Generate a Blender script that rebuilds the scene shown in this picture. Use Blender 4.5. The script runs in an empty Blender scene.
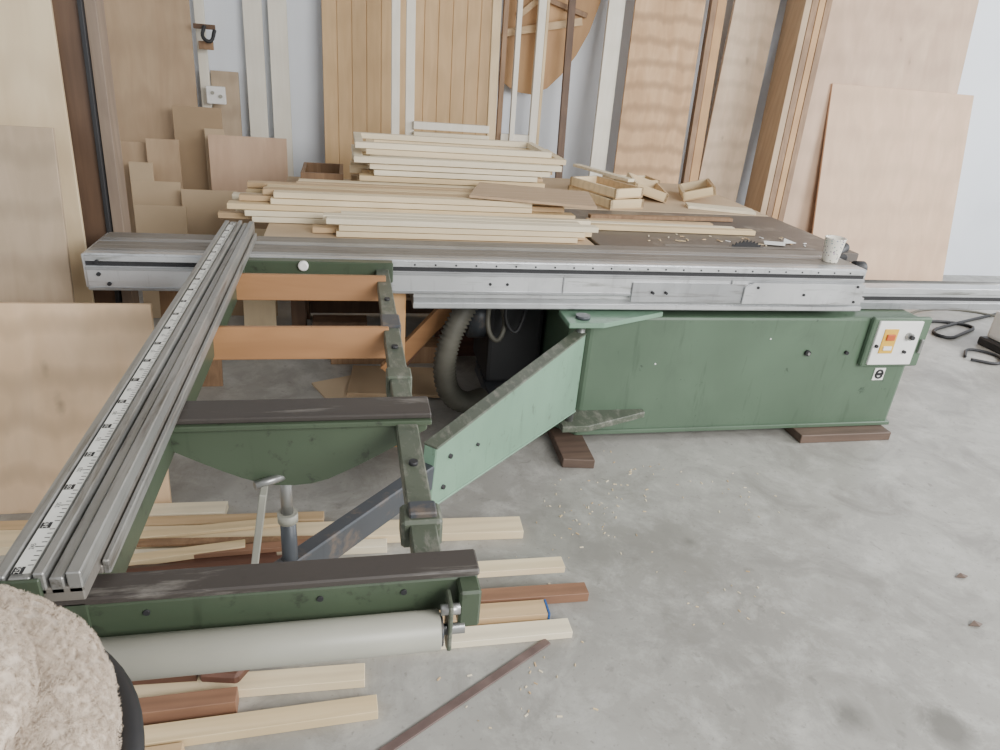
import bpy, bmesh, math, random
from mathutils import Matrix, Vector, noise
random.seed(7)
scene=bpy.context.scene
COL=scene.collection

# ------------------------------------------------------------ materials
MATS={}
def _base(name):
    m=bpy.data.materials.new(name); m.use_nodes=True
    nt=m.node_tree; b=nt.nodes['Principled BSDF']
    return m,nt,b
def _mix(nt,fac,a,b):
    n=nt.nodes.new('ShaderNodeMix'); n.data_type='RGBA'
    nt.links.new(fac,n.inputs[0])
    for i,v in ((6,a),(7,b)):
        if isinstance(v,tuple): n.inputs[i].default_value=(*v,1)
        else: nt.links.new(v,n.inputs[i])
    return n.outputs[2]
def _noise(nt,scale,vec=(1,1,1),detail=4,dist=0.0,rough=.5):
    tc=nt.nodes.new('ShaderNodeTexCoord'); mp=nt.nodes.new('ShaderNodeMapping')
    mp.inputs['Scale'].default_value=vec
    nt.links.new(tc.outputs['Object'],mp.inputs[0])
    n=nt.nodes.new('ShaderNodeTexNoise'); n.inputs['Scale'].default_value=scale
    n.inputs['Detail'].default_value=detail; n.inputs['Distortion'].default_value=dist; n.inputs['Roughness'].default_value=rough
    nt.links.new(mp.outputs[0],n.inputs[0]); return n.outputs[0]
def _ramp(nt,fac,lo,hi):
    r=nt.nodes.new('ShaderNodeMapRange'); r.inputs[1].default_value=lo; r.inputs[2].default_value=hi
    nt.links.new(fac,r.inputs[0]); return r.outputs[0]
def _mul(nt,a,k):
    mu=nt.nodes.new('ShaderNodeMath'); mu.operation='MULTIPLY'; mu.inputs[1].default_value=k; nt.links.new(a,mu.inputs[0]); return mu.outputs[0]
def _bump(nt,b,h,st,d=.01):
    n=nt.nodes.new('ShaderNodeBump'); n.inputs['Strength'].default_value=st; n.inputs['Distance'].default_value=d
    nt.links.new(h,n.inputs['Height']); nt.links.new(n.outputs[0],b.inputs['Normal'])
def _spot(nt,c,x,y,z,r,wob,n2,vec=(1,1,1)):
    tc=nt.nodes.new('ShaderNodeTexCoord'); mp=nt.nodes.new('ShaderNodeMapping'); mp.inputs['Scale'].default_value=vec
    nt.links.new(tc.outputs['Object'],mp.inputs[0])
    vm=nt.nodes.new('ShaderNodeVectorMath'); vm.operation='DISTANCE'; vm.inputs[1].default_value=(x*vec[0],y*vec[1],z*vec[2])
    nt.links.new(mp.outputs[0],vm.inputs[0])
    ad=nt.nodes.new('ShaderNodeMath'); ad.operation='MULTIPLY_ADD'; ad.inputs[1].default_value=wob
    nt.links.new(n2,ad.inputs[0]); nt.links.new(vm.outputs['Value'],ad.inputs[2])
    return _ramp(nt,ad.outputs[0],r+wob*.7,r+wob*.1)
def plain(name,c,rough=.6,metal=0.0,var=.12,scale=6):
    if name in MATS: return MATS[name]
    m,nt,b=_base(name)
    n=_noise(nt,scale)
    f=_ramp(nt,n,.3,.7)
    dk=tuple(x*(1-var) for x in c); lt=tuple(min(1,x*(1+var)) for x in c)
    nt.links.new(_mix(nt,f,dk,lt),b.inputs['Base Color'])
    b.inputs['Roughness'].default_value=rough; b.inputs['Metallic'].default_value=metal
    MATS[name]=m; return m
def wood(name,c1,c2,axis='z',scale=5,stretch=14,rough=.6,knots=(),fig=.5,ring=None,dist=5,rs=5):
    if name in MATS: return MATS[name]
    m,nt,b=_base(name)
    v={'x':(1,stretch,stretch),'y':(stretch,1,stretch),'z':(stretch,stretch,1)}[axis]
    n1=_noise(nt,scale*.35,v,5,.8)
    v2={'x':(1,3,3),'y':(3,1,3),'z':(3,3,1)}[axis]
    n2=_noise(nt,scale*.25,v2,3,1.5)
    n0=_noise(nt,9,(1,1,1),5,.5)
    f=_ramp(nt,n1,.32,.68); g=_ramp(nt,n2,.35,.65)
    col=_mix(nt,f,c1,c2)
    col=_mix(nt,_mul(nt,g,fig),col,tuple(x*.80 for x in c2))
    tc=nt.nodes.new('ShaderNodeTexCoord'); mp=nt.nodes.new('ShaderNodeMapping'); mp.inputs['Scale'].default_value={'x':(.35,3,3),'y':(3,.35,3),'z':(3,3,.35)}[axis]
    nt.links.new(tc.outputs['Object'],mp.inputs[0])
    wv=nt.nodes.new('ShaderNodeTexWave'); wv.wave_type='RINGS'; wv.inputs['Scale'].default_value=2.2 if ring is None else rs; wv.inputs['Distortion'].default_value=dist; wv.inputs['Detail'].default_value=3; wv.inputs['Detail Scale'].default_value=.8
    nt.links.new(mp.outputs[0],wv.inputs[0])
    rg=(.5*fig+.1) if ring is None else ring
    col=_mix(nt,_mul(nt,_ramp(nt,wv.outputs['Fac'],.5,1.0),rg),col,tuple(x*(.74 if ring is None else .55) for x in c2))
    for (kx,kz,r) in knots:
        # knot: pale figure halo plus dark eye, lying in the sheet's X-Z plane
        h=_spot(nt,None,kx,0,kz,r*3,.12,n0,(1,.02,.45)); col=_mix(nt,_mul(nt,h,.35),col,tuple(x*.6 for x in c2))
        k=_spot(nt,None,kx,0,kz,r,.05,n0,(1,.02,.5)); col=_mix(nt,_mul(nt,k,.85),col,tuple(x*.25 for x in c1))
    nt.links.new(col,b.inputs['Base Color']); b.inputs['Roughness'].default_value=rough
    _bump(nt,b,n1,.15,.002)
    MATS[name]=m; return m
def worn(name,c,chip,rough=.5,metal=0.0,amt=.62,scale=9,stretch=(1,1,1),soft=.05,grime=.6):
    m,nt,b=_base(name)
    n=_noise(nt,scale,stretch,9,.3,.7); n2=_noise(nt,2.2,(1,1,1),3)
    n3=_noise(nt,30,(1,1,.12),4,.2,.6); n4=_noise(nt,4,(1,1,.5),7,.6,.65)
    base=_mix(nt,_ramp(nt,n2,.3,.7),tuple(x*.85 for x in c),tuple(min(1,x*1.1) for x in c))
    base=_mix(nt,_mul(nt,_ramp(nt,n3,.60,.78),grime),base,tuple(x*.5 for x in c))
    base=_mix(nt,_mul(nt,_ramp(nt,n4,.5,.75),grime),base,tuple(x*.62+.01 for x in c))
    col=_mix(nt,_ramp(nt,n,amt,amt+soft),base,chip)
    nt.links.new(col,b.inputs['Base Color']); b.inputs['Roughness'].default_value=rough; b.inputs['Metallic'].default_value=metal
    _bump(nt,b,n,.1,.002)
    MATS[name]=m; return m

def concrete():
    m,nt,b=_base('concrete_floor_material')
    n1=_noise(nt,.9,(1,1,1),6,.4,.6); n2=_noise(nt,6,(1,1,1),10,.3,.75); n3=_noise(nt,60,(1,1,1),4)
    n4=_noise(nt,1.6,(1,1,1),4,1.2); n5=_noise(nt,3.2,(1,1,1),8,1.0,.7); n6=_noise(nt,14,(1,1,1),6,.5,.6)
    c=_mix(nt,_ramp(nt,n1,.36,.64),(.275,.265,.24),(.40,.39,.36))
    c=_mix(nt,_mul(nt,_ramp(nt,n2,.48,.68),.75),c,(.50,.49,.455))
    c=_mix(nt,_mul(nt,_ramp(nt,n5,.48,.66),.7),c,(.22,.21,.19))
    c=_mix(nt,_ramp(nt,n3,.62,.8),c,(.21,.20,.18))
    c=_mix(nt,_mul(nt,_ramp(nt,n6,.63,.72),.55),c,(.16,.15,.135))
    c=_mix(nt,_mul(nt,_ramp(nt,n4,.58,.76),.75),c,(.20,.19,.17))
    for (sx,sy,r) in ((1.63,1.05,.07),(1.36,1.12,.05),(1.25,1.9,.01),(2.35,2.05,.02),(1.0,1.55,.012)):
        k=_spot(nt,None,sx,sy,0,r,.09,n2)
        c=_mix(nt,_mul(nt,k,.65),c,(.09,.085,.072))
    nt.links.new(c,b.inputs['Base Color'])
    r=nt.nodes.new('ShaderNodeMapRange'); r.inputs[3].default_value=.32; r.inputs[4].default_value=.52; nt.links.new(n1,r.inputs[0])
    nt.links.new(r.outputs[0],b.inputs['Roughness'])
    _bump(nt,b,n3,.15,.002)
    return m
M_floor=concrete()
M_wall=plain('painted_wall_white',(.84,.88,.94),.8,0,.03,2)
W_pine=[wood('pine_x_%d'%i,a,b,'x') for i,(a,b) in enumerate([((.82,.65,.40),(.72,.55,.31)),((.86,.72,.49),(.78,.63,.40)),((.66,.48,.28),(.55,.38,.21)),((.88,.79,.60),(.82,.71,.51))])]
W_pinez=wood('pine_z',(.72,.56,.34),(.62,.46,.26),'z')
W_white=wood('whitewood_z',(.80,.76,.66),(.74,.69,.58),'z',fig=.15)
W_birch=wood('birch_ply_z',(.54,.39,.25),(.46,.32,.20),'z',stretch=8,fig=.35)
W_birchp=wood('birch_ply_pink_z',(.64,.45,.31),(.56,.38,.26),'z',stretch=8,fig=.4)
W_pale=wood('pale_ply_z',(.82,.67,.45),(.74,.58,.37),'z',stretch=8,fig=.4)
W_knot=wood('knotty_ply',(.82,.60,.40),(.74,.52,.32),'z',stretch=6,fig=.4,knots=((.33,.03,.016),(.30,.16,.004),(.50,-.15,.002)),ring=.42,dist=2.5,rs=3.2)
W_grey=wood('weathered_ply_z',(.54,.42,.30),(.46,.35,.24),'z',stretch=9,fig=.4,ring=.3,dist=3,rs=3)
W_fir=wood('fir_ply_grain_z',(.66,.43,.24),(.50,.30,.15),'z',scale=6,stretch=6,fig=.4,ring=.6,dist=2.2,rs=4)
W_bead=wood('beadboard_z',(.66,.45,.24),(.58,.38,.19),'z',stretch=10,fig=.25)
W_brown=wood('brown_board_z',(.16,.095,.057),(.10,.056,.034),'z',fig=.5)
W_edge=wood('edge_grain_z',(.38,.235,.13),(.24,.14,.075),'z',stretch=25,fig=.6)
W_orange=wood('orange_pine_x',(.45,.235,.105),(.35,.175,.075),'x',stretch=12,fig=.6,rough=.45)
W_orangez=wood('orange_ply_z',(.58,.35,.16),(.48,.27,.12),'z',stretch=6,fig=.4)
W_red=wood('redwood_x',(.15,.067,.042),(.09,.04,.026),'x')
W_redb=wood('cedar_x',(.32,.17,.10),(.22,.115,.07),'x')
W_block=wood('dirty_block_x',(.16,.105,.078),(.10,.067,.05),'x')
W_old=worn('weathered_bearer',(.052,.044,.039),(.20,.185,.165),.5,0,.57,10,(.25,2,2),.12,.5)
W_mdf=plain('mdf_board',(.38,.27,.165),.8,0,.08,3)
W_mdf2=plain('light_mdf_board',(.52,.395,.26),.8,0,.08,3)
M_alu=worn('aluminium_worn',(.42,.43,.44),(.20,.19,.175),.40,.7,.54,10,(.25,4,4),.15)
M_aluy=worn('aluminium_worn_long',(.40,.40,.385),(.18,.165,.145),.42,.65,.52,10,(4,.25,4),.15)
M_alud=worn('aluminium_dull',(.25,.23,.205),(.12,.105,.09),.5,.4,.52,9,(.22,4,4),.2)
M_alub=worn('aluminium_bright',(.62,.63,.64),(.27,.27,.25),.34,.6,.55,10,(.3,3,3),.15)
M_dark=plain('groove_black',(.02,.02,.022),.6)
M_iron=worn('cast_iron_table',(.15,.13,.115),(.26,.235,.20),.45,.35,.56,5,(1,1,1),.12)
M_green=worn('machine_green_paint',(.092,.143,.094),(.035,.052,.038),.36,0,.64,16,(1,1,1),.06,.65)
M_lgreen=worn('arm_green_paint',(.185,.310,.220),(.075,.10,.07),.42,0,.60,24,(1,1,.5),.12,.5)
M_dgreen=worn('frame_green_paint',(.060,.083,.051),(.026,.03,.022),.36,0,.58,22,(1,1,1),.12)
M_wgreen=worn('frame_green_worn',(.085,.10,.072),(.27,.255,.22),.45,0,.50,38,(1,.45,1),.28,.8)
M_slate=worn('slate_tube',(.065,.072,.082),(.17,.13,.10),.42,.2,.53,14,(1,1,1),.18)
M_grey=plain('roller_grey',(.33,.325,.275),.42,0,.06,8)
M_steel=plain('steel',(.36,.36,.35),.35,.8)
M_white=plain('plastic_white',(.80,.79,.76),.5,0,.04)
M_yellow=plain('label_yellow',(.70,.42,.05),.5,0,.05)
M_red=plain('switch_red',(.50,.10,.03),.4,0,.05)
M_black=plain('rubber_black',(.02,.02,.022),.55)
M_tape=plain('tape_white',(.76,.76,.71),.5,0,.08,20)
M_blue=plain('blue_paint_end',(.03,.10,.30),.6)
M_rust=plain('painted_strip_brown',(.14,.095,.085),.5,0,.25,10)
M_hose=plain('hose_grey',(.105,.10,.08),.6,0,.25)
M_paper=plain('paper_white',(.82,.82,.80),.8,0,.03)
M_ceil=plain('added_ceiling_grey',(.42,.42,.42),.9,0,.05,2)

# ------------------------------------------------------------ mesh builder
class B:
    def __init__(s,name,parent=None):
        s.name=name; s.bm=bmesh.new(); s.mats=[]; s.parent=parent
    def mi(s,m):
        if m not in s.mats: s.mats.append(m)
        return s.mats.index(m)
    def _merge(s,t,mat,smooth=False,bev=0,seg=1,axis=None):
        if bev>0:
            bmesh.ops.bevel(t,geom=list(t.edges) if axis is None else [e for e in t.edges if abs((e.verts[0].co-e.verts[1].co).normalized().dot(axis))<.5],offset=bev,segments=seg,affect='EDGES',profile=.6,clamp_overlap=True)
        bmesh.ops.recalc_face_normals(t,faces=list(t.faces))
        i=s.mi(mat)
        for f in t.faces:
            f.material_index=i; f.smooth=smooth
            if axis is not None: f.smooth=abs(f.normal.dot(axis))<.3
        me=bpy.data.meshes.new('t'); t.to_mesh(me); t.free(); s.bm.from_mesh(me); bpy.data.meshes.remove(me)
    def box(s,x0,x1,y0,y1,z0,z1,mat,bev=.002,seg=1,rz=0.0,rx=0.0,ry=0.0):
        t=bmesh.new(); bmesh.ops.create_cube(t,size=1)
        M=Matrix.Translation(((x0+x1)/2,(y0+y1)/2,(z0+z1)/2))@Matrix.Rotation(rz,4,'Z')@Matrix.Rotation(rx,4,'X')@Matrix.Rotation(ry,4,'Y')@Matrix.Diagonal((x1-x0,y1-y0,z1-z0,1))
        bmesh.ops.transform(t,matrix=M,verts=t.verts); s._merge(t,mat,False,bev,seg); return s
    def beam(s,p0,p1,w,h,mat,bev=.002,w2=None,h2=None,up=(0,0,1)):
        p0=Vector(p0);p1=Vector(p1); d=(p1-p0).normalized(); side=d.cross(Vector(up)).normalized(); u=side.cross(d)
        w2=w2 or w; h2=h2 or h
        t=bmesh.new(); vs=[]
        for p,ww,hh in((p0,w,h),(p1,w2,h2)):
            for a,b in((-1,-1),(1,-1),(1,1),(-1,1)): vs.append(t.verts.new(p+side*a*ww/2+u*b*hh/2))
        t.faces.new(vs[0:4]);t.faces.new(vs[4:8][::-1])
        for i in range(4): t.faces.new((vs[i],vs[(i+1)%4],vs[4+(i+1)%4],vs[4+i]))
        s._merge(t,mat,False,bev); return s
    def prism(s,pts,ext,mat,bev=.002,seg=1):
        t=bmesh.new(); ext=Vector(ext)
        a=[t.verts.new(Vector(p)) for p in pts]; b=[t.verts.new(Vector(p)+ext) for p in pts]
        t.faces.new(a); t.faces.new(b[::-1]); n=len(pts)
        for i in range(n): t.faces.new((a[i],a[(i+1)%n],b[(i+1)%n],b[i]))
        s._merge(t,mat,False,bev,seg); return s
    def cyl(s,p0,p1,r,mat,seg=24,r2=None,bev=0):
        p0=Vector(p0);p1=Vector(p1); d=p1-p0
        t=bmesh.new(); bmesh.ops.create_cone(t,cap_ends=True,segments=seg,radius1=r,radius2=r if r2 is None else r2,depth=d.length)
        M=Matrix.Translation((p0+p1)/2)@d.to_track_quat('Z','Y').to_matrix().to_4x4()
        bmesh.ops.transform(t,matrix=M,verts=t.verts)
        s._merge(t,mat,False,bev,1,d.normalized()); return s
    def tube(s,pts,r,mat,seg=12,rib=0,closed=False):
        P=[Vector(p) for p in pts]
        if not closed:
            for _ in range(2):
                Q=[P[0]]
                for i in range(len(P)-1): Q+= [P[i].lerp(P[i+1],.25),P[i].lerp(P[i+1],.75)]
                Q.append(P[-1]); P=Q
        if rib:
            L=[0]
            for i in range(len(P)-1): L.append(L[-1]+(P[i+1]-P[i]).length)
            n=int(L[-1]/.010); R=[]; j=0
            for k in range(n+1):
                x=L[-1]*k/n
                while j<len(P)-2 and L[j+1]<x: j+=1
                R.append(P[j].lerp(P[j+1],(x-L[j])/max(1e-6,L[j+1]-L[j])))
            P=R
        t=bmesh.new(); rings=[]; ref=Vector((.3,.2,1)).normalized(); N=len(P)
        for i,p in enumerate(P):
            d=((P[(i+1)%N]-P[i-1]) if closed else (P[min(i+1,N-1)]-P[max(i-1,0)])).normalized()
            a=d.cross(ref)
            if a.length<.05: a=d.cross(Vector((1,0,0)))
            a.normalize(); b=d.cross(a); rr=r*(1+(rib if i%2 else -rib))
            rings.append([t.verts.new(p+(a*math.cos(2*math.pi*k/seg)+b*math.sin(2*math.pi*k/seg))*rr) for k in range(seg)])
        for i in range(N if closed else N-1):
            A=rings[i];C=rings[(i+1)%N]
            for k in range(seg): t.faces.new((A[k],A[(k+1)%seg],C[(k+1)%seg],C[k]))
        if not closed: t.faces.new(rings[0][::-1]); t.faces.new(rings[-1])
        s._merge(t,mat,True); return s
    def lathe(s,c,prof,mat,seg=32,smooth=True):
        t=bmesh.new(); rings=[]
        for r,z in prof: rings.append([t.verts.new((c[0]+r*math.cos(2*math.pi*k/seg),c[1]+r*math.sin(2*math.pi*k/seg),c[2]+z)) for k in range(seg)])
        for i in range(len(rings)-1):
            for k in range(seg): t.faces.new((rings[i][k],rings[i][(k+1)%seg],rings[i+1][(k+1)%seg],rings[i+1][k]))
        t.faces.new(rings[0]); t.faces.new(rings[-1])
        s._merge(t,mat,smooth); return s
    def done(s):
        me=bpy.data.meshes.new(s.name)
        xs=[v.co for v in s.bm.verts]
        lo=Vector((min(v.x for v in xs),min(v.y for v in xs),min(v.z for v in xs))); hi=Vector((max(v.x for v in xs),max(v.y for v in xs),max(v.z for v in xs)))
        c=(lo+hi)/2
        if s.name=='floor': c=Vector((0,0,0))
        bmesh.ops.translate(s.bm,vec=-c,verts=s.bm.verts)
        s.bm.to_mesh(me); s.bm.free()
        for m in s.mats: me.materials.append(m)
        o=bpy.data.objects.new(s.name,me); o.location=c; COL.objects.link(o)
        if s.parent: o.parent=s.parent
        return o
def empty(name):
    o=bpy.data.objects.new(name,None); COL.objects.link(o); return o
def sheet(name,x0,x1,yb,yt,z0,z1,th,mat,dx=0.0):
    """board leaning back: foot at depth yb, head at depth yt, optional sideways lean dx"""
    b=B(name)
    pts=[(x0,yb,z0),(x1,yb,z0),(x1+dx,yt,z1),(x0+dx,yt,z1)]
    n=Vector((0,z1-z0,-(yt-yb))).normalized()*th
    b.prism(pts,n,mat,.0015)
    return b.done()

# ------------------------------------------------------------ shell
b=B('floor'); b.box(-3.2,7.2,-2.5,5.6,-.1,0,M_floor,0); b.done()
b=B('wall_back'); b.box(-3.2,7.2,5.5,5.62,0,3.4,M_wall,0); b.done()
b=B('wall_left'); b.box(-3.3,-3.18,-1.0,5.5,0,3.4,M_wall,0); b.done()
b=B('added_ceiling'); b.box(-3.3,7.2,-.9,5.62,3.4,3.5,M_ceil,0); b.done()  # unseen ceiling added to block sky light and darken under the table

# ------------------------------------------------------------ saw
SAW=empty('sliding_table_saw')
c=B('cabinet',SAW)
c.prism([(.95,2.73,.05),(1.02,2.645,.05),(2.69,2.645,.05),(2.69,3.4,.05),(.95,3.4,.05)],(0,0,.575),M_green,.014,2)
c.prism([(.935,2.72,.045),(1.015,2.632,.045),(2.70,2.632,.045),(2.70,3.42,.045),(.935,3.42,.045)],(0,0,.022),M_green,.004)
c.done()
c=B('cabinet_fittings',SAW)
c.cyl((2.11,2.645,.45),(2.11,2.63,.45),.014,M_dark,16); c.cyl((2.32,2.645,.45),(2.32,2.63,.45),.009,M_dark,12)
c.cyl((2.11,2.632,.45),(2.11,2.625,.45),.007,M_steel,12)
for xx,zz in ((1.35,.40),(1.9,.52)): c.cyl((xx,2.645,zz),(xx,2.643,zz),.004,M_white,8)
c.box(2.40,2.72,2.615,2.645,.385,.635,M_green,.006)
c.box(2.425,2.665,2.603,2.618,.40,.622,M_white,.003)
c.box(2.46,2.535,2.598,2.604,.462,.585,M_yellow,.001)
c.box(2.475,2.52,2.590,2.599,.53,.56,M_red,.002); c.box(2.475,2.52,2.592,2.599,.48,.50,M_white,.001)
c.cyl((2.60,2.604,.55),(2.60,2.585,.55),.018,M_steel,20); c.cyl((2.60,2.586,.55),(2.60,2.57,.55),.010,M_dark,16)
c.cyl((2.60,2.604,.47),(2.60,2.59,.47),.008,M_dark,16)
c.cyl((2.437,2.604,.50),(2.437,2.592,.50),.008,M_dark,14)
c.box(2.685,2.70,2.60,2.615,.46,.53,M_steel,.002)
c.box(2.515,2.575,2.641,2.6445,.30,.365,M_white,.0)
c.tube([(2.545+.019*math.cos(a/12*6.283),2.640,.333+.021*math.sin(a/12*6.283)) for a in range(12)],.0055,M_dark,6,closed=True)
c.box(2.53,2.56,2.638,2.641,.326,.340,M_dark,.0)
c.done()
c=B('arm_hinge',SAW)
c.prism([(.87,2.50,.628),(.87,2.66,.628),(1.34,2.66,.628),(1.34,2.64,.628),(1.02,2.50,.628)],(0,0,.022),M_lgreen,.003)
c.prism([(.90,2.50,.14),(.90,2.70,.14),(1.33,2.645,.14),(1.33,2.615,.14),(1.02,2.50,.14)],(0,0,.03),M_wgreen,.003)
c.cyl((.945,2.56,.13),(.945,2.56,.66),.018,M_steel,16)
c.box(.90,.99,2.66,2.74,.12,.20,M_green,.004)
c.cyl((.945,2.56,.65),(.945,2.56,.664),.03,M_slate,20)
c.done()
c=B('swing_arm',SAW)
HX,HY=.945,2.56; PX,PY=-.15,1.42
def ap(k,z,off=0.0):
    d=Vector((PX-HX,PY-HY,0)); n=Vector((-d.y,d.x,0)).normalized()
    return Vector((HX,HY,z))+d*k+n*off
d=Vector((PX-HX,PY-HY,0)); n=Vector((-d.y,d.x,0)).normalized()
c.prism([ap(.0,.225,.025),ap(.0,.585,.025),ap(.645,.505,.025),ap(.66,.30,.025)],-n*.05,M_lgreen,.004)
c.beam(ap(0,.588),ap(.645,.508),.054,.008,M_wgreen,.002)
c.beam(ap(0,.224),ap(.66,.299),.056,.008,M_lgreen,.002)
c.cyl(ap(.60,.45,-.033),ap(.60,.45,.033),.008,M_dark,14); c.cyl(ap(.62,.35,-.033),ap(.62,.35,.033),.008,M_dark,14)
c.cyl(ap(.50,.42,-.033),ap(.50,.42,.033),.006,M_dark,14)
c.beam(ap(.60,.405),ap(1.03,.405),.046,.085,M_slate,.004)
c.box(PX-.05,PX+.05,PY-.05,PY+.05,.355,.37,M_slate,.003)
c.done()
c=B('support_post',SAW)
c.cyl((PX,PY,.36),(PX,PY,.58),.019,M_slate,20); c.cyl((PX,PY,.56),(PX,PY,.73),.014,M_steel,20)
c.cyl((PX,PY,.56),(PX,PY,.585),.024,M_grey,20)
c.beam((-.19,1.35,.70),(-.26,1.37,.26),.016,.042,M_grey,.002,up=(0,1,0))
c.cyl((-.21,1.36,.705),(-.14,1.40,.705),.010,M_steel,12)
c.done()
c=B('crosscut_frame',SAW)
c.box(-.425,-.375,.86,2.57,.77,.855,M_dgreen,.004)
c.box(-.435,-.365,2.53,2.59,.76,.87,M_dgreen,.004)
c.box(-.43,.165,2.545,2.59,.795,.872,M_dgreen,.004)
c.box(.10,.148,.90,2.57,.81,.848,M_wgreen,.003)
c.box(.095,.153,1.95,2.05,.79,.856,M_slate,.004)
c.box(.092,.156,1.60,1.66,.79,.854,M_wgreen,.004)
c.box(.086,.160,1.00,1.06,.795,.855,M_wgreen,.006); c.box(.10,.15,1.01,1.05,.853,.866,M_slate,.003)
for yy in (2.2,1.8,1.2): c.cyl((.124,yy,.846),(.124,yy,.856),.009,M_dark,12)
c.cyl((-.16,2.55,.858),(-.16,2.528,.858),.018,M_white,20,bev=.004)
gp=[(-.425,.852),(.172,.852),(.172,.82)]
for i in range(1,16):
    a=i/16; x=.172-a*.597; gp.append((x,.82-.135*min(1,(1-abs(2*a-1.02)**1.25)*1.12)))
gp.append((-.425,.82))
c.prism([(x,1.385,z) for x,z in gp],(0,.055,0),M_dgreen,.003)
c.box(-.43,.18,1.365,1.47,.843,.855,M_dgreen,.002)
c.box(-.44,.200,.862,.912,.775,.846,M_dgreen,.004)
c.box(.165,.200,.825,.865,.772,.846,M_dgreen,.004)
for xx in (-.30,-.05,.08): c.cyl((xx,.863,.825),(xx,.859,.825),.005,M_dark,12)
c.done()
c=B('timber_bearers',SAW)
c.box(-.43,.18,1.375,1.465,.855,.868,W_old,.003)
c.box(-.44,.202,.860,.915,.846,.860,W_old,.003)
c.done()
c=B('cross_slats',SAW)
c.box(-.41,.13,2.395,2.42,.775,.865,W_orange,.002,rx=-.12)
c.box(-.42,.115,1.925,1.95,.76,.855,W_orange,.002,rx=-.16)
c.done()
c=B('roller',SAW)
c.cyl((-.39,.824,.775),(.135,.824,.775),.032,M_grey,48,bev=.002)
c.cyl((-.41,.824,.775),(.175,.824,.775),.009,M_steel,16)
c.cyl((.135,.824,.775),(.139,.824,.775),.026,M_slate,30)
c.prism([(.146,.805,.835),(.146,.85,.835),(.146,.85,.745),(.146,.825,.735),(.146,.805,.745)],(.007,0,0),M_wgreen,.002)
c.cyl((.135,.82,.82),(.165,.82,.82),.009,M_steel,16); c.cyl((-.405,.824,.775),(-.395,.824,.775),.03,M_slate,24)
c.done()
c=B('crosscut_fence',SAW)
FX0,FX1=-.475,-.365; FY=.835
c.box(FX0,FX1,FY,2.90,.880,.905,M_alud,.002)
for a,bb,z in ((-.475,-.458,.930),(-.455,-.428,.926),(-.424,-.410,.932),(-.406,-.388,.922),(-.384,-.365,.930)):
    c.box(a,bb,FY,2.90,.895,z,M_aluy,.002)
c.box(FX0-.001,FX0+.06,FY-.006,FY+.001,.882,.925,M_dgreen,.002)
c.box(-.362,-.352,.9,2.85,.87,.895,M_aluy,.002)
c.box(-.372,-.362,.9,2.85,.87,.885,M_alud,.002)
c.box(-.42,-.38,.9,2.85,.853,.882,M_alud,.002)
c.done()
c=B('measuring_tape_scale',SAW)
c.box(-.454,-.430,FY+.01,2.86,.926,.9275,M_tape,0)
y=.85; k=0
while y<2.85:
    L=.007 if k%5 else .012
    if k%10: c.box(-.431-L,-.431,y-.0006,y+.0006,.9275,.928,M_dark,0)
    else: c.box(-.453,-.439,y-.007,y+.007,.9275,.928,M_dark,0)
    y+=.01;k+=1
c.done()
y=.85; k=0
while y<2.85:
    if k%5==0:
        t=bpy.data.curves.new('scale_digits','FONT'); t.body=str(250-k); t.size=.009 if k%10 else .010; t.align_x='CENTER'; t.align_y='CENTER'
        o=bpy.data.objects.new('scale_digits',t); o.location=(-.446,y,.9286); o.rotation_euler=(0,0,math.pi/2); COL.objects.link(o)
        t.materials.append(M_tape if k%10==0 else M_dark); o.parent=SAW
    y+=.01;k+=1
c=B('sliding_table',SAW)
X0,X1=-.90,2.25
c.box(X0,X1,2.605,2.90,.735,.855,M_alud,.002)
for a,bb,m_ in ((2.60,2.632,M_alub),(2.637,2.665,M_alu),(2.670,2.715,M_alud),(2.720,2.765,M_alud),(2.770,2.815,M_alu),(2.820,2.895,M_alud)):
    c.box(X0,X1,a,bb,.850,.872,m_,.0015)
c.box(X0,X1,2.590,2.61,.845,.866,M_alub,.002)
c.box(X0,X1,2.598,2.61,.828,.845,M_dark,0)
c.box(X0,X1,2.588,2.61,.738,.828,M_alub,.003)
c.box(X0+.0,X1,2.583,2.59,.742,.752,M_alu,.001)
c.box(X0+.0,X1,2.583,2.59,.815,.825,M_alu,.001)
for i in range(25):
    xx=.25+i*.08; c.cyl((xx,2.599,.855),(xx,2.588,.855),.004,M_dark,8)
for xx in (.55,.62,1.30,1.37,1.95,2.05,2.2): c.cyl((xx,2.59,.782),(xx,2.585,.782),.006,M_dark,10)
for xx in (.85,1.6): c.box(xx,xx+.006,2.582,2.59,.745,.825,M_alu,.001)
c.box(1.15,X1,2.578,2.588,.715,.80,M_alu,.002)
c.prism([(1.66,2.578,.715),(2.25,2.578,.715),(2.25,2.578,.81),(1.70,2.578,.81),(1.66,2.578,.79)],(0,-.010,0),M_alub,.002)
for xx,zz in ((2.21,.80),(2.21,.73),(1.72,.79),(1.95,.76),(1.30,.76),(1.24,.76)): c.cyl((xx,2.580,zz),(xx,2.563,zz),.006,M_dark,10)
c.box(X0-.012,X0,2.60,2.90,.745,.868,M_alub,.003); c.box(X1,X1+.012,2.60,2.90,.735,.868,M_alub,.003)
for yy,zz in ((2.64,.845),(2.64,.765),(2.86,.845),(2.86,.765)): c.cyl((X1+.012,yy,zz),(X1+.018,yy,zz),.008,M_dark,10)
for xx,zz in ((-.86,.80),(-.86,.845),(-.83,.765)): c.cyl((xx,2.589,zz),(xx,2.58,zz),.007,M_dark,10)
c.done()
c=B('slider_base_beam',SAW)
c.box(.25,2.30,2.62,2.88,.665,.735,M_alu,.003); c.box(.25,2.30,2.612,2.622,.672,.690,M_alub,.001); c.box(.25,2.30,2.612,2.622,.715,.733,M_alub,.001)
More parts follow.
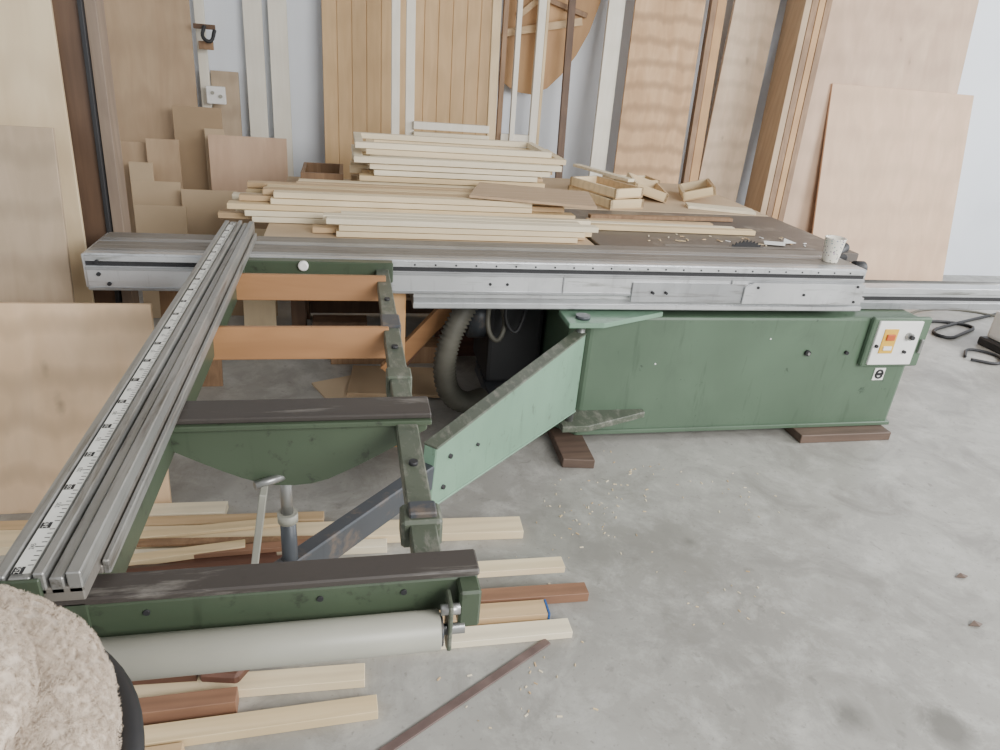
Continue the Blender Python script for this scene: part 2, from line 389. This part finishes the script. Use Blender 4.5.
c.box(.9,2.4,2.75,3.2,.60,.67,M_dgreen,.003)
c.done()
c=B('main_table',SAW)
c.box(1.12,2.46,2.915,3.72,.815,.860,M_iron,.003)
c.box(1.16,2.42,2.95,2.975,.70,.82,M_iron,.002); c.box(1.16,2.42,3.66,3.69,.70,.82,M_iron,.002)
c.box(1.35,2.35,3.0,3.6,.60,.82,M_dgreen,.003)
c.box(1.45,2.25,2.962,2.998,.8600,.8615,M_alud,.0005)
c.done()
c=B('saw_blade',SAW)
pts=[]
N=48
for i in range(N):
    a=2*math.pi*i/N; a2=a+2*math.pi*.75/N
    pts.append((1.88+.150*math.cos(a),2.979,.745+.150*math.sin(a))); pts.append((1.88+.138*math.cos(a2),2.979,.745+.138*math.sin(a2)))
c.prism(pts,(0,.004,0),M_black,0)
c.done()
c=B('rip_fence_rail',SAW)
c.box(2.30,4.6,2.76,2.84,.640,.735,M_alub,.003); c.box(2.30,4.6,2.75,2.762,.708,.738,M_alub,.002); c.box(2.30,4.6,2.75,2.762,.630,.665,M_alu,.002)
c.box(2.30,4.6,2.757,2.761,.675,.693,M_dark,0); c.cyl((2.30,2.90,.71),(4.6,2.90,.71),.022,M_steel,20)
c.box(2.4,2.5,2.80,3.3,.60,.645,M_dgreen,.002); c.box(3.4,3.5,2.80,2.95,.585,.635,M_dgreen,.002)
c.done()
c=B('stop_knob',SAW)
c.cyl((2.27,2.80,.82),(2.36,2.80,.82),.012,M_steel,14); c.cyl((2.35,2.80,.82),(2.41,2.80,.82),.034,M_black,20,bev=.006)
c.box(2.27,2.33,2.82,2.95,.80,.875,M_black,.01); c.cyl((2.32,2.92,.85),(2.42,2.98,.875),.026,M_black,16,bev=.004)
c.done()
c=B('motor_housing',SAW)
c.box(.66,.93,3.05,3.45,.12,.60,M_dark,.02,2)
c.cyl((.57,3.2,.42),(.68,3.2,.42),.11,M_slate,28,bev=.01); c.cyl((.54,3.2,.42),(.58,3.2,.42),.045,M_dark,20)
c.box(.66,.95,2.95,3.35,.05,.11,M_slate,.005)
c.tube([(.72,2.95,.62),(.70,2.93,.5),(.76,2.92,.42),(.80,2.94,.52),(.82,3.0,.6)],.010,M_black,8)
c.tube([(.64,2.98,.60),(.62,2.93,.45),(.68,2.92,.38),(.72,2.96,.48),(.70,3.05,.55)],.012,M_hose,8)
c.tube([(.55,2.98,.66),(.62,2.95,.56),(.80,2.93,.60),(.92,2.95,.56)],.008,M_black,8)
c.done()
c=B('dust_hose',SAW)
c.tube([(.64,3.0,.68),(.56,2.94,.63),(.49,2.90,.53),(.44,2.88,.42),(.42,2.87,.28),(.45,2.87,.15),(.54,2.90,.08),(.64,2.97,.078)],.048,M_hose,18,rib=.13)
c.done()

c=B('outfeed_table')
c.box(-.34,1.10,2.93,4.35,.825,.858,W_mdf2,.003); c.box(1.13,2.46,3.74,4.75,.825,.858,W_mdf2,.003)
for xx,yy in ((-.28,3.9),(-.28,4.28),(.90,3.55),(.90,4.28),(2.36,3.85),(2.36,4.65),(1.2,4.65)):
    c.box(xx-.04,xx+.04,yy-.04,yy+.04,0,.826,W_brown,.003)
c.box(-.24,.86,3.06,3.10,.74,.825,W_orange,.002)
c.beam((.17,3.03,.20),(.52,3.03,.60),.04,.075,W_orange,.002); c.beam((.26,3.14,.20),(.56,3.14,.62),.05,.05,W_redb,.002)
c.box(-.24,.86,3.9,4.25,.25,.27,W_mdf,.002)
c.box(-.30,.86,4.30,4.32,.02,.82,W_brown,.002)
c.done()
c=B('timber_prop'); c.box(.165,.225,2.66,2.72,0,.733,W_orangez,.002); c.done()
b=B('wood_block'); b.prism([(.90,2.44,0),(1.04,2.42,0),(1.06,2.86,0),(.92,2.88,0)],(0,0,.044),W_block,.003); b.done()
b=B('wood_block'); b.box(2.15,2.66,2.56,2.72,0,.044,W_block,.003); b.done()

# ------------------------------------------------------------ lumber on the table
def stack(name,items):
    g=B(name)
    for (x0,x1,y0,y1,z0,z1,m_,rz) in items: g.box(x0,x1,y0,y1,z0,z1,m_,.0015,rz=rz)
    return g.done()
R=random.Random(3)
it=[]
for layer in range(5):
    z=.8615+layer*.027
    y=3.17
    while y<3.52:
        w=R.uniform(.045,.09)
        it.append((-.54+R.uniform(-.02,.26)*(1+layer*.15),1.0+R.uniform(-.16,.10),y,y+w-.008,z,z+.024,R.choice(W_pine),R.uniform(-.008,.008)))
        y+=w
for layer in range(3):
    z=.8615+layer*.026
    y=2.955
    while y<3.12:
        w=R.uniform(.05,.08)
        it.append((-.10+R.uniform(-.06,.08),1.08+R.uniform(-.1,.05),y,y+w-.008,z,z+.023,R.choice(W_pine),R.uniform(-.01,.01)))
        y+=w
stack('lumber_stack',it)
it=[]
for layer in range(7):
    z=.8595+layer*.030
    y=3.62
    while y<4.08:
        w=R.uniform(.06,.11)
        it.append((.06+R.uniform(-.05,.08),1.06+R.uniform(-.12,.04),y,y+w-.008,z,z+.026,R.choice(W_pine),R.uniform(-.015,.015)))
        y+=w
stack('lumber_stack',it)
def frame(name,x0,x1,y0,y1,z,h,w,m_,rz=0):
    g=B(name)
    g.box(x0,x1,y0,y0+w,z,z+h,m_,.001); g.box(x0,x1,y1-w,y1,z,z+h,m_,.001)
    g.box(x0,x0+w,y0+w,y1-w,z,z+h,m_,.001); g.box(x1-w,x1,y0+w,y1-w,z,z+h,m_,.001)
    o=g.done(); o.rotation_euler[2]=rz; return o
frame('cabinet_face_frame',.03,1.10,3.60,4.04,1.072,.028,.045,W_pine[3],.02)
frame('cabinet_face_frame',.10,1.14,3.66,4.08,1.102,.026,.045,W_pine[1],-.02)
frame('cabinet_face_frame',.04,1.06,3.68,4.10,1.130,.028,.04,W_pine[3],.01)
b=B('plywood_offcut'); b.prism([(.55,3.20,.999),(1.12,3.05,.999),(1.20,3.42,.999),(.66,3.56,.999)],(0,0,.012),wood('birch_sheet_x',(.54,.39,.25),(.46,.32,.20),'x',fig=.3),.001); b.done()
stack('timber_strips',[(1.16,2.06,3.22,3.27,.862,.885,W_pine[0],-.02),(1.18,1.98,3.29,3.33,.862,.883,W_pine[3],-.03),(1.2,1.9,3.37,3.41,.862,.88,W_pine[2],.0),(1.25,2.1,3.50,3.54,.862,.88,W_edge,.05)])
stack('timber_offcut',[(2.0,2.40,3.80,3.92,.859,.875,W_pine[3],-.3)])
def tray(name,cx,cy,w,d,rz,tilt=0,z=.8585):
    g=B(name); h=.055
    g.box(-w/2,w/2,-d/2,d/2,0,.008,W_pine[2],.001); g.box(-w/2,w/2,-d/2,-d/2+.018,.008,h,W_pine[0],.001); g.box(-w/2,w/2,d/2-.018,d/2,.008,h,W_pine[1],.001)
    g.box(-w/2,-w/2+.018,-d/2,d/2,.008,h,W_pine[1],.001); g.box(w/2-.018,w/2,-d/2,d/2,.008,h,W_pine[2],.001)
    o=g.done(); o.location=(cx,cy,z+h/2+abs(math.sin(tilt))*w/2); o.rotation_euler=(0,tilt,rz); return o
tray('wooden_drawer',1.50,3.98,.24,.44,.30); tray('wooden_drawer',1.50,3.98,.22,.40,.42,0,.916); tray('wooden_drawer',1.86,4.22,.22,.42,-.25,.25); tray('wooden_drawer',2.2,4.20,.2,.34,-.35,-.3); tray('wooden_drawer',1.9,4.58,.34,.2,.1)
b=B('pine_strip'); b.box(1.55,1.60,4.0,4.55,.973,.99,W_pine[3],.001,rz=.35); b.done()
frame('shelf_crate',-.24,-.02,3.9,4.25,.859,.10,.02,W_edge)
b=B('wood_chips')
for i in range(26):
    x=R.uniform(1.35,2.3);y=R.uniform(3.0,3.2); b.box(x,x+R.uniform(.01,.03),y,y+.006,.8625,.8655,R.choice(W_pine+[M_paper]),0,rz=R.uniform(0,3))
b.done()
b=B('paper_scrap'); b.prism([(2.0,3.02,.8665),(2.10,3.0,.8665),(2.14,3.06,.868),(2.03,3.08,.868)],(0,0,.002),M_paper,0); b.prism([(2.12,3.05,.866),(2.2,3.06,.866),(2.17,3.12,.874)],(0,0,.002),M_paper,0); b.done()

def cupmat():
    m,nt,bb=_base('cup_printed')
    tc=nt.nodes.new('ShaderNodeTexCoord'); v=nt.nodes.new('ShaderNodeTexVoronoi'); v.inputs['Scale'].default_value=85
    nt.links.new(tc.outputs['Object'],v.inputs[0])
    k=_ramp(nt,v.outputs['Distance'],.32,.24)
    hs=nt.nodes.new('ShaderNodeHueSaturation'); hs.inputs['Saturation'].default_value=.5; hs.inputs['Value'].default_value=.4; nt.links.new(v.outputs['Color'],hs.inputs['Color'])
    nt.links.new(_mix(nt,k,(.84,.80,.70),hs.outputs[0]),bb.inputs['Base Color']); bb.inputs['Roughness'].default_value=.4; return m
b=B('paper_cup'); b.lathe((2.15,2.72,.8725),[(.033,0),(.034,.002),(.045,.105),(.047,.108),(.0455,.110),(.042,.108),(.032,.006)],cupmat(),36); b.done()

# ------------------------------------------------------------ back wall sheets, left to right
S=sheet
S('plywood_sheet',-1.62,-.98,5.22,5.42,0,2.5,.018,W_birch)
S('timber_plank',-.96,-.90,5.30,5.44,0,2.5,.03,W_white)
S('plywood_sheet',-.90,-.72,5.32,5.44,0,1.35,.018,W_grey)
b=B('wall_hook'); b.box(-.95,-.82,5.26,5.295,1.60,1.63,W_brown,.003); b.tube([(-.88,5.25,1.62),(-.90,5.22,1.55),(-.84,5.22,1.52),(-.82,5.25,1.60)],.012,M_black,8); b.box(-.93,-.84,5.27,5.295,1.48,1.53,W_edge,.003); b.done()
S('door_architrave',-.66,-.54,5.34,5.45,0,2.5,.03,W_white); S('door_architrave',-.50,-.38,5.34,5.45,0,2.5,.03,W_white)
b=B('beadboard_panel')
x=-.15
while x<1.02:
    b.prism([(x,5.22,0),(x+.094,5.22,0),(x+.094,5.38,2.5),(x,5.38,2.5)],(0,.012,0),W_bead,.003); x+=.098
b.prism([(-.15,5.226,0),(1.03,5.226,0),(1.03,5.386,2.5),(-.15,5.386,2.5)],(0,.012,0),W_bead,0)
b.done()
b=B('wooden_ladder_frame')
def post(g,x,w,yb,yt,z0,z1,m_,th=.04,dx=0): g.prism([(x,yb,z0),(x+w,yb,z0),(x+w+dx,yt,z1),(x+dx,yt,z1)],(0,th,0),m_,.002)
post(b,.28,.050,4.55,4.85,0,2.4,W_white); post(b,.37,.055,4.57,4.87,0,2.4,W_white)
post(b,.90,.055,4.55,4.85,0,2.4,W_pinez)
b.box(.42,.91,4.68,4.72,1.13,1.175,W_white,.002); b.box(.42,.91,4.66,4.70,1.09,1.115,W_pine[3],.002)
b.done()
b=B('door_frame_bundle')
post(b,1.07,.035,5.15,5.30,0,2.45,W_edge); post(b,1.16,.035,5.1,5.28,0,2.45,W_white); post(b,1.31,.055,5.12,5.28,0,2.45,W_white); post(b,1.37,.02,5.14,5.29,0,2.45,W_pinez)
b.box(1.10,1.36,5.2,5.23,1.02,1.08,W_white,.002)
b.done()
b=B('plywood_sheet')
arc=[(1.12,1.42),(1.22,1.36),(1.34,1.35),(1.46,1.40),(1.56,1.50),(1.66,1.64),(1.74,1.80),(1.80,2.0),(1.82,2.45),(1.12,2.45)]
b.prism([(x,5.32+z*.04,z) for x,z in arc],(0,.012,0),W_orangez,.001)
b.beam((1.1,5.35,1.74),(1.66,5.35,1.86),.03,.05,W_pine[2],.002); b.beam((1.2,5.36,1.86),(1.6,5.36,2.2),.03,.04,W_pine[2],.002); b.beam((1.12,5.37,2.05),(1.7,5.37,1.9),.02,.035,W_edge,.002); b.done()
S('timber_plank',1.52,1.57,5.0,5.30,0,2.45,.03,W_brown)
S('timber_plank',1.76,1.88,5.0,5.32,0,2.45,.03,W_white,dx=.07)
S('plywood_sheet',1.93,2.46,4.95,5.28,.0,2.45,.018,W_fir,dx=.08)
S('timber_plank',2.50,2.545,4.95,5.30,0,2.45,.05,W_edge,dx=.10); S('timber_plank',2.56,2.63,4.97,5.33,0,2.45,.05,W_orangez,dx=.10)
S('timber_plank',2.64,3.00,5.05,5.38,0,2.5,.03,wood('plank_knot_z',(.66,.51,.37),(.56,.41,.28),'z',stretch=7,fig=.7,knots=((.05,.45,.006),(-.06,-.1,.004)),ring=.3,dist=2.5,rs=4),dx=.20)
for i,(xx,m_) in enumerate(((3.06,W_birch),(3.115,W_edge),(3.17,W_orangez),(3.225,W_edge))): S('door_panel',xx,xx+.05,4.75,5.15,0,2.4,.25,m_,dx=.20)
W_bk=wood('birch_sheet_streak_z',(.66,.47,.33),(.57,.39,.27),'z',stretch=5,fig=.6,knots=((.22,.55,.004),(.10,.70,.003)),ring=.2,dist=3,rs=1.6)
S('plywood_sheet',3.42,4.86,5.0,5.40,0,2.5,.018,W_bk,dx=.06)
S('plywood_sheet',3.70,5.03,4.86,5.24,0,1.60,.018,wood('birch_sheet_warm_z',(.72,.50,.34),(.64,.43,.285),'z',stretch=6,fig=.4,ring=.15,dist=3,rs=1.4),dx=.02)
b=B('light_switch'); b.box(-.91,-.79,5.27,5.30,1.15,1.26,M_white,.004); b.cyl((-.87,5.27,1.22),(-.87,5.26,1.22),.012,M_grey,14); b.cyl((-.82,5.27,1.20),(-.82,5.26,1.20),.012,M_grey,14); b.done()
offs=[(-1.36,-1.22,.80,4.85),(-1.26,-1.06,.94,4.92),(-1.10,-.80,1.14,5.02),(-.86,-.38,1.00,4.80),(-1.28,-1.0,.74,4.55),(-.98,-.66,.72,4.45),(-1.46,-1.1,.90,5.02),(-.62,-.36,.70,4.62),(-1.5,-1.25,.62,4.30),(-.90,-.78,1.02,4.93),(-1.2,-.92,.66,4.25),(-.74,-.44,.64,4.30)]
for i,(x0,x1,h,y) in enumerate(offs):
    S('panel_offcut',x0,x1,y,y+.09,0,h,.016,[W_mdf2,W_birch,W_mdf,W_birchp,W_mdf2][i%5])
S('plywood_sheet',-1.95,-.655,2.30,2.40,0,.755,.018,W_knot)
S('plywood_sheet',-2.1,-1.04,2.70,2.86,0,1.25,.018,W_grey,dx=.02)
S('plywood_sheet',-2.2,-1.03,2.93,3.15,0,2.45,.018,W_pale)
S('dark_plank',-1.10,-.965,3.0,3.14,0,2.45,.03,W_brown,dx=.03); S('dark_plank',-.962,-.947,2.98,3.12,0,2.45,.06,M_black,dx=.03); S('dark_plank',-.94,-.90,3.0,3.14,0,2.4,.10,wood('grey_brown_plank_z',(.30,.23,.17),(.22,.16,.12),'z'),dx=.02)
S('panel_offcut',-.88,-.62,3.3,3.42,0,.62,.018,W_edge); S('panel_offcut',-.6,-.42,4.0,4.1,0,.6,.018,W_pale)
stack('plywood_offcut',[(-.15,.28,3.10,3.40,0,.012,W_mdf2,.4)]); stack('plywood_offcut',[(.0,.5,3.12,3.45,.013,.03,W_mdf,-.1)])
stack('scrap_wood_pile',[(-.1,.55,3.55,3.7,0,.10,W_edge,.0),(.5,.8,3.65,3.85,0,.25,W_red,.0),(-.2,.1,3.72,3.84,0,.18,W_brown,.0)])

# ------------------------------------------------------------ floor lumber
P0,P1,P2,P3=W_pine
fl=[(-.95,-.45,2.21,2.28,0,.03,P3,-.03),(-1.3,.62,2.03,2.12,0,.035,P1,-.05),(-1.20,-.1,2.15,2.20,0,.03,P2,-.04),
(-1.0,.12,1.97,2.015,0,.03,P3,-.03),(-.95,-.25,1.915,1.96,0,.035,W_red,.02),(-.85,-.05,1.86,1.90,0,.02,P0,.03),(-.9,.08,1.79,1.85,0,.045,W_redb,-.02),
(-.75,.10,1.725,1.78,.0,.04,W_old,.0),(-.4,.70,1.745,1.80,.047,.072,P1,-.02),(-.55,.76,1.655,1.71,0,.035,W_redb,-.02),(-.5,.60,1.58,1.645,0,.035,P2,-.02),
(-.2,.66,1.50,1.56,0,.025,P3,-.01),(-.7,.03,1.405,1.465,0,.03,P1,-.03),(-.80,-.41,1.455,1.52,.031,.06,W_red,-.05),(-.8,-.30,1.345,1.395,0,.05,W_redb,.02),
(-.85,.06,1.275,1.33,0,.03,P0,.03),(-.85,-.41,1.19,1.26,0,.03,P2,.03),(-.85,-.20,1.60,1.65,0,.03,P3,.05),(-.95,-.5,1.68,1.74,.046,.08,W_red,-.1),(-.8,-.2,2.07,2.11,.037,.05,P0,.08),
(-.95,-.15,1.845,1.89,.046,.065,W_red,.04),(-.7,-.05,2.0,2.03,.036,.05,W_edge,-.07),(-.9,-.35,1.93,1.97,.036,.06,P0,.12),(-.6,.12,1.70,1.735,.047,.06,W_block,-.05),(-.1,.55,1.80,1.84,0,.02,W_redb,.01),
(-.7,.05,1.87,1.905,.022,.045,W_block,-.06),(-.5,.10,1.78,1.82,.046,.07,W_redb,.05),(-.6,-.02,1.95,1.985,.036,.055,W_redb,.03),(-.5,.08,1.63,1.66,.036,.055,W_red,-.02)]
g=B('timber_offcuts')
for (x0,x1,y0,y1,z0,z1,m_,rz) in fl: g.box(x0,x1,y0,y1,z0,z1,m_,.0015,rz=rz)
g.box(.601,.607,1.568,1.632,.001,.036,M_blue,.0,rz=-.02)
g.tube([(-.72,1.82,.07),(-.62,1.80,.10),(-.56,1.83,.07),(-.50,1.78,.08)],.006,P3,6); g.tube([(-.80,1.88,.07),(-.68,1.84,.09),(-.55,1.76,.07)],.005,P3,6)
g.done()
b=B('bark_chunk'); b.prism([(-.40,1.42,.05),(-.30,1.40,.05),(-.27,1.45,.05),(-.33,1.49,.05),(-.39,1.47,.05)],(0,0,.035),W_red,.008); b.done()
b=B('metal_strip'); b.beam((.58,1.49,.004),(-.08,1.10,.004),.026,.006,M_rust,.001); b.done()
b=B('sawdust_shavings')
for i in range(150):
    cx,cy=R.choice([(1.20,2.38),(1.15,2.25),(.5,1.40),(.45,1.25),(.85,1.9),(.9,2.1),(1.3,1.6),(1.6,2.2)]); x=cx+R.gauss(0,.11);y=cy+R.gauss(0,.08); s_=R.uniform(.003,.009)
    b.box(x,x+s_*R.uniform(.8,2),y,y+s_*.5,0,.0025,R.choice(W_pine),0,rz=R.uniform(0,3))
b.done()
for (x,y) in ((2.17,1.60),(2.02,1.38)):
    b=B('dry_leaf'); b.prism([(x,y,.002),(x+.03,y-.012,.006),(x+.055,y,.002),(x+.03,y+.014,.008)],(0,0,.002),W_block,0); b.done()

# ------------------------------------------------------------ right rear clutter
b=B('extension_cord')
b.tube([(3.85,3.75,.012),(4.0,4.05,.012),(4.35,4.25,.012),(4.7,4.1,.012),(4.4,3.95,.012),(4.2,3.85,.012),(4.15,4.0,.012),(4.5,4.15,.012),(5.2,4.4,.012)],.012,M_black,8)
b.tube([(4.05,3.55,.012),(4.2,3.7,.012),(4.35,3.55,.012),(4.2,3.4,.012),(4.05,3.5,.012)],.010,M_black,8)
b.tube([(4.1,4.1,.02),(4.3,4.4,.02),(4.8,4.5,.02),(5.2,4.2,.02)],.010,M_hose,8); b.done()
b=B('plastic_toolbox'); b.box(4.38,5.0,3.50,3.80,0,.06,M_black,.01); b.box(4.42,4.96,3.52,3.78,.06,.26,M_white,.02,2); b.box(4.6,4.85,3.63,3.67,.26,.30,M_black,.008); b.done()
b=B('floor_stand'); b.cyl((5.60,4.6,0),(5.60,4.6,.03),.12,M_black,24); b.cyl((5.60,4.6,.03),(5.60,4.6,.9),.02,M_black,14); b.box(5.53,5.67,4.55,4.65,.85,.95,M_black,.01); b.done()

# ------------------------------------------------------------ fleece jacket on stool
def fleecemat():
    m,nt,bb=_base('fleece_cream')
    n=_noise(nt,110,(1,1,1),5,.4,.7); n2=_noise(nt,20,(1,1,1),4,.5)
    c=_mix(nt,_ramp(nt,n,.3,.7),(.54,.44,.35),(.74,.63,.51)); c=_mix(nt,_mul(nt,_ramp(nt,n2,.5,.8),.35),c,(.50,.41,.32))
    nt.links.new(c,bb.inputs['Base Color']); bb.inputs['Roughness'].default_value=1
    bb.inputs['Sheen Weight'].default_value=.3
    _bump(nt,bb,n,.5,.004); return m
FL=fleecemat()
st=empty('fleece_jacket_on_stool')
cx,cy,cz=-.49,.44,.945
g=B('fleece_jacket',st)
t=bmesh.new(); NU,NV=200,120; rings=[]
for j in range(NV+1):
    ph=math.pi*j/NV
    ring=[]
    for i in range(NU):
        th=2*math.pi*i/NU
        sp=abs(math.sin(ph))**.6; cp=math.copysign(abs(math.cos(ph))**.75,math.cos(ph))
        x=sp*math.cos(th); y=sp*math.sin(th); z=cp
        p=Vector((x,y,z))
        w_=math.sin(5.2*(z-.55*x-.2*y)+.9*math.sin(th*2+.6)+1.0)
        f=1+.13*math.sqrt(abs(w_))-.08+.03*noise.noise(p*2.3)+.010*noise.noise(p*9)+.004*noise.noise(p*40)
        ring.append(t.verts.new((cx+x*.275*f,cy+y*.265*f,cz+z*.175*f)))
    rings.append(ring)
for j in range(NV):
    for i in range(NU): t.faces.new((rings[j][i],rings[j][(i+1)%NU],rings[j+1][(i+1)%NU],rings[j+1][i]))
bmesh.ops.remove_doubles(t,verts=t.verts,dist=.0002)
g._merge(t,FL,True)
fo=g.done()
pm=fo.modifiers.new('pile','PARTICLE_SYSTEM'); ps=pm.particle_system.settings
ps.type='HAIR'; ps.count=40000; ps.hair_length=.0055; ps.hair_step=3; ps.display_step=3; ps.render_step=3
ps.child_type='SIMPLE'; ps.rendered_child_count=6; ps.child_percent=6; ps.child_radius=.004; ps.clump_factor=.5
ps.roughness_1=.003; ps.roughness_1_size=.01; ps.roughness_2=.003; ps.root_radius=.35; ps.tip_radius=.15; ps.radius_scale=.0010
ps.kink='CURL'; ps.kink_amplitude=.0015; ps.kink_frequency=3
g=B('collar_band',st)
g.tube([(cx+.287*math.cos(a*2*math.pi/72),cy+.277*math.sin(a*2*math.pi/72),.985+.006*math.sin(a*.5)) for a in range(72)],.013,M_black,12,closed=True); g.done()
g=B('stool',st)
g.cyl((cx,cy,.70),(cx,cy,.79),.19,M_black,32,bev=.01)
for a in range(4):
    q=a*math.pi/2+.78; g.cyl((cx+.14*math.cos(q),cy+.14*math.sin(q),.71),(cx+.22*math.cos(q),cy+.22*math.sin(q),0),.015,M_steel,12)
g.done()

# ------------------------------------------------------------ camera and light
d1=Vector((-155,337,-693)).normalized(); d2=Vector((3200,45,-693)); d2=(d2-d1*d2.dot(d1)).normalized(); up=d2.cross(d1)
cam=bpy.data.cameras.new('camera'); co=bpy.data.objects.new('camera',cam); COL.objects.link(co)
m=Matrix((d2,d1,up)).to_4x4(); m.translation=(0,0,1.62)
co.matrix_world=m; cam.lens=24.95; cam.sensor_width=36; cam.clip_start=.02
scene.camera=co
w=bpy.data.worlds.new('overcast_sky'); scene.world=w; w.use_nodes=True
bg=w.node_tree.nodes['Background']; bg.inputs[0].default_value=(.92,.96,1,1); bg.inputs[1].default_value=1.0
def area(name,loc,tgt,sx,sy,e,col):
    l=bpy.data.lights.new(name,'AREA'); l.shape='RECTANGLE'; l.size=sx; l.size_y=sy; l.energy=e; l.color=col
    o=bpy.data.objects.new(name,l); o.location=loc; o.rotation_euler=(Vector(tgt)-Vector(loc)).to_track_quat('-Z','Y').to_euler(); COL.objects.link(o)
area('daylight_from_roller_door',(3.0,-2.0,2.9),(1.5,3,.4),3.6,1.6,360,(1,.985,.96))
area('daylight_from_side_opening',(6.8,2.0,2.4),(1.5,3,.6),2.2,1.8,270,(.97,.985,1))
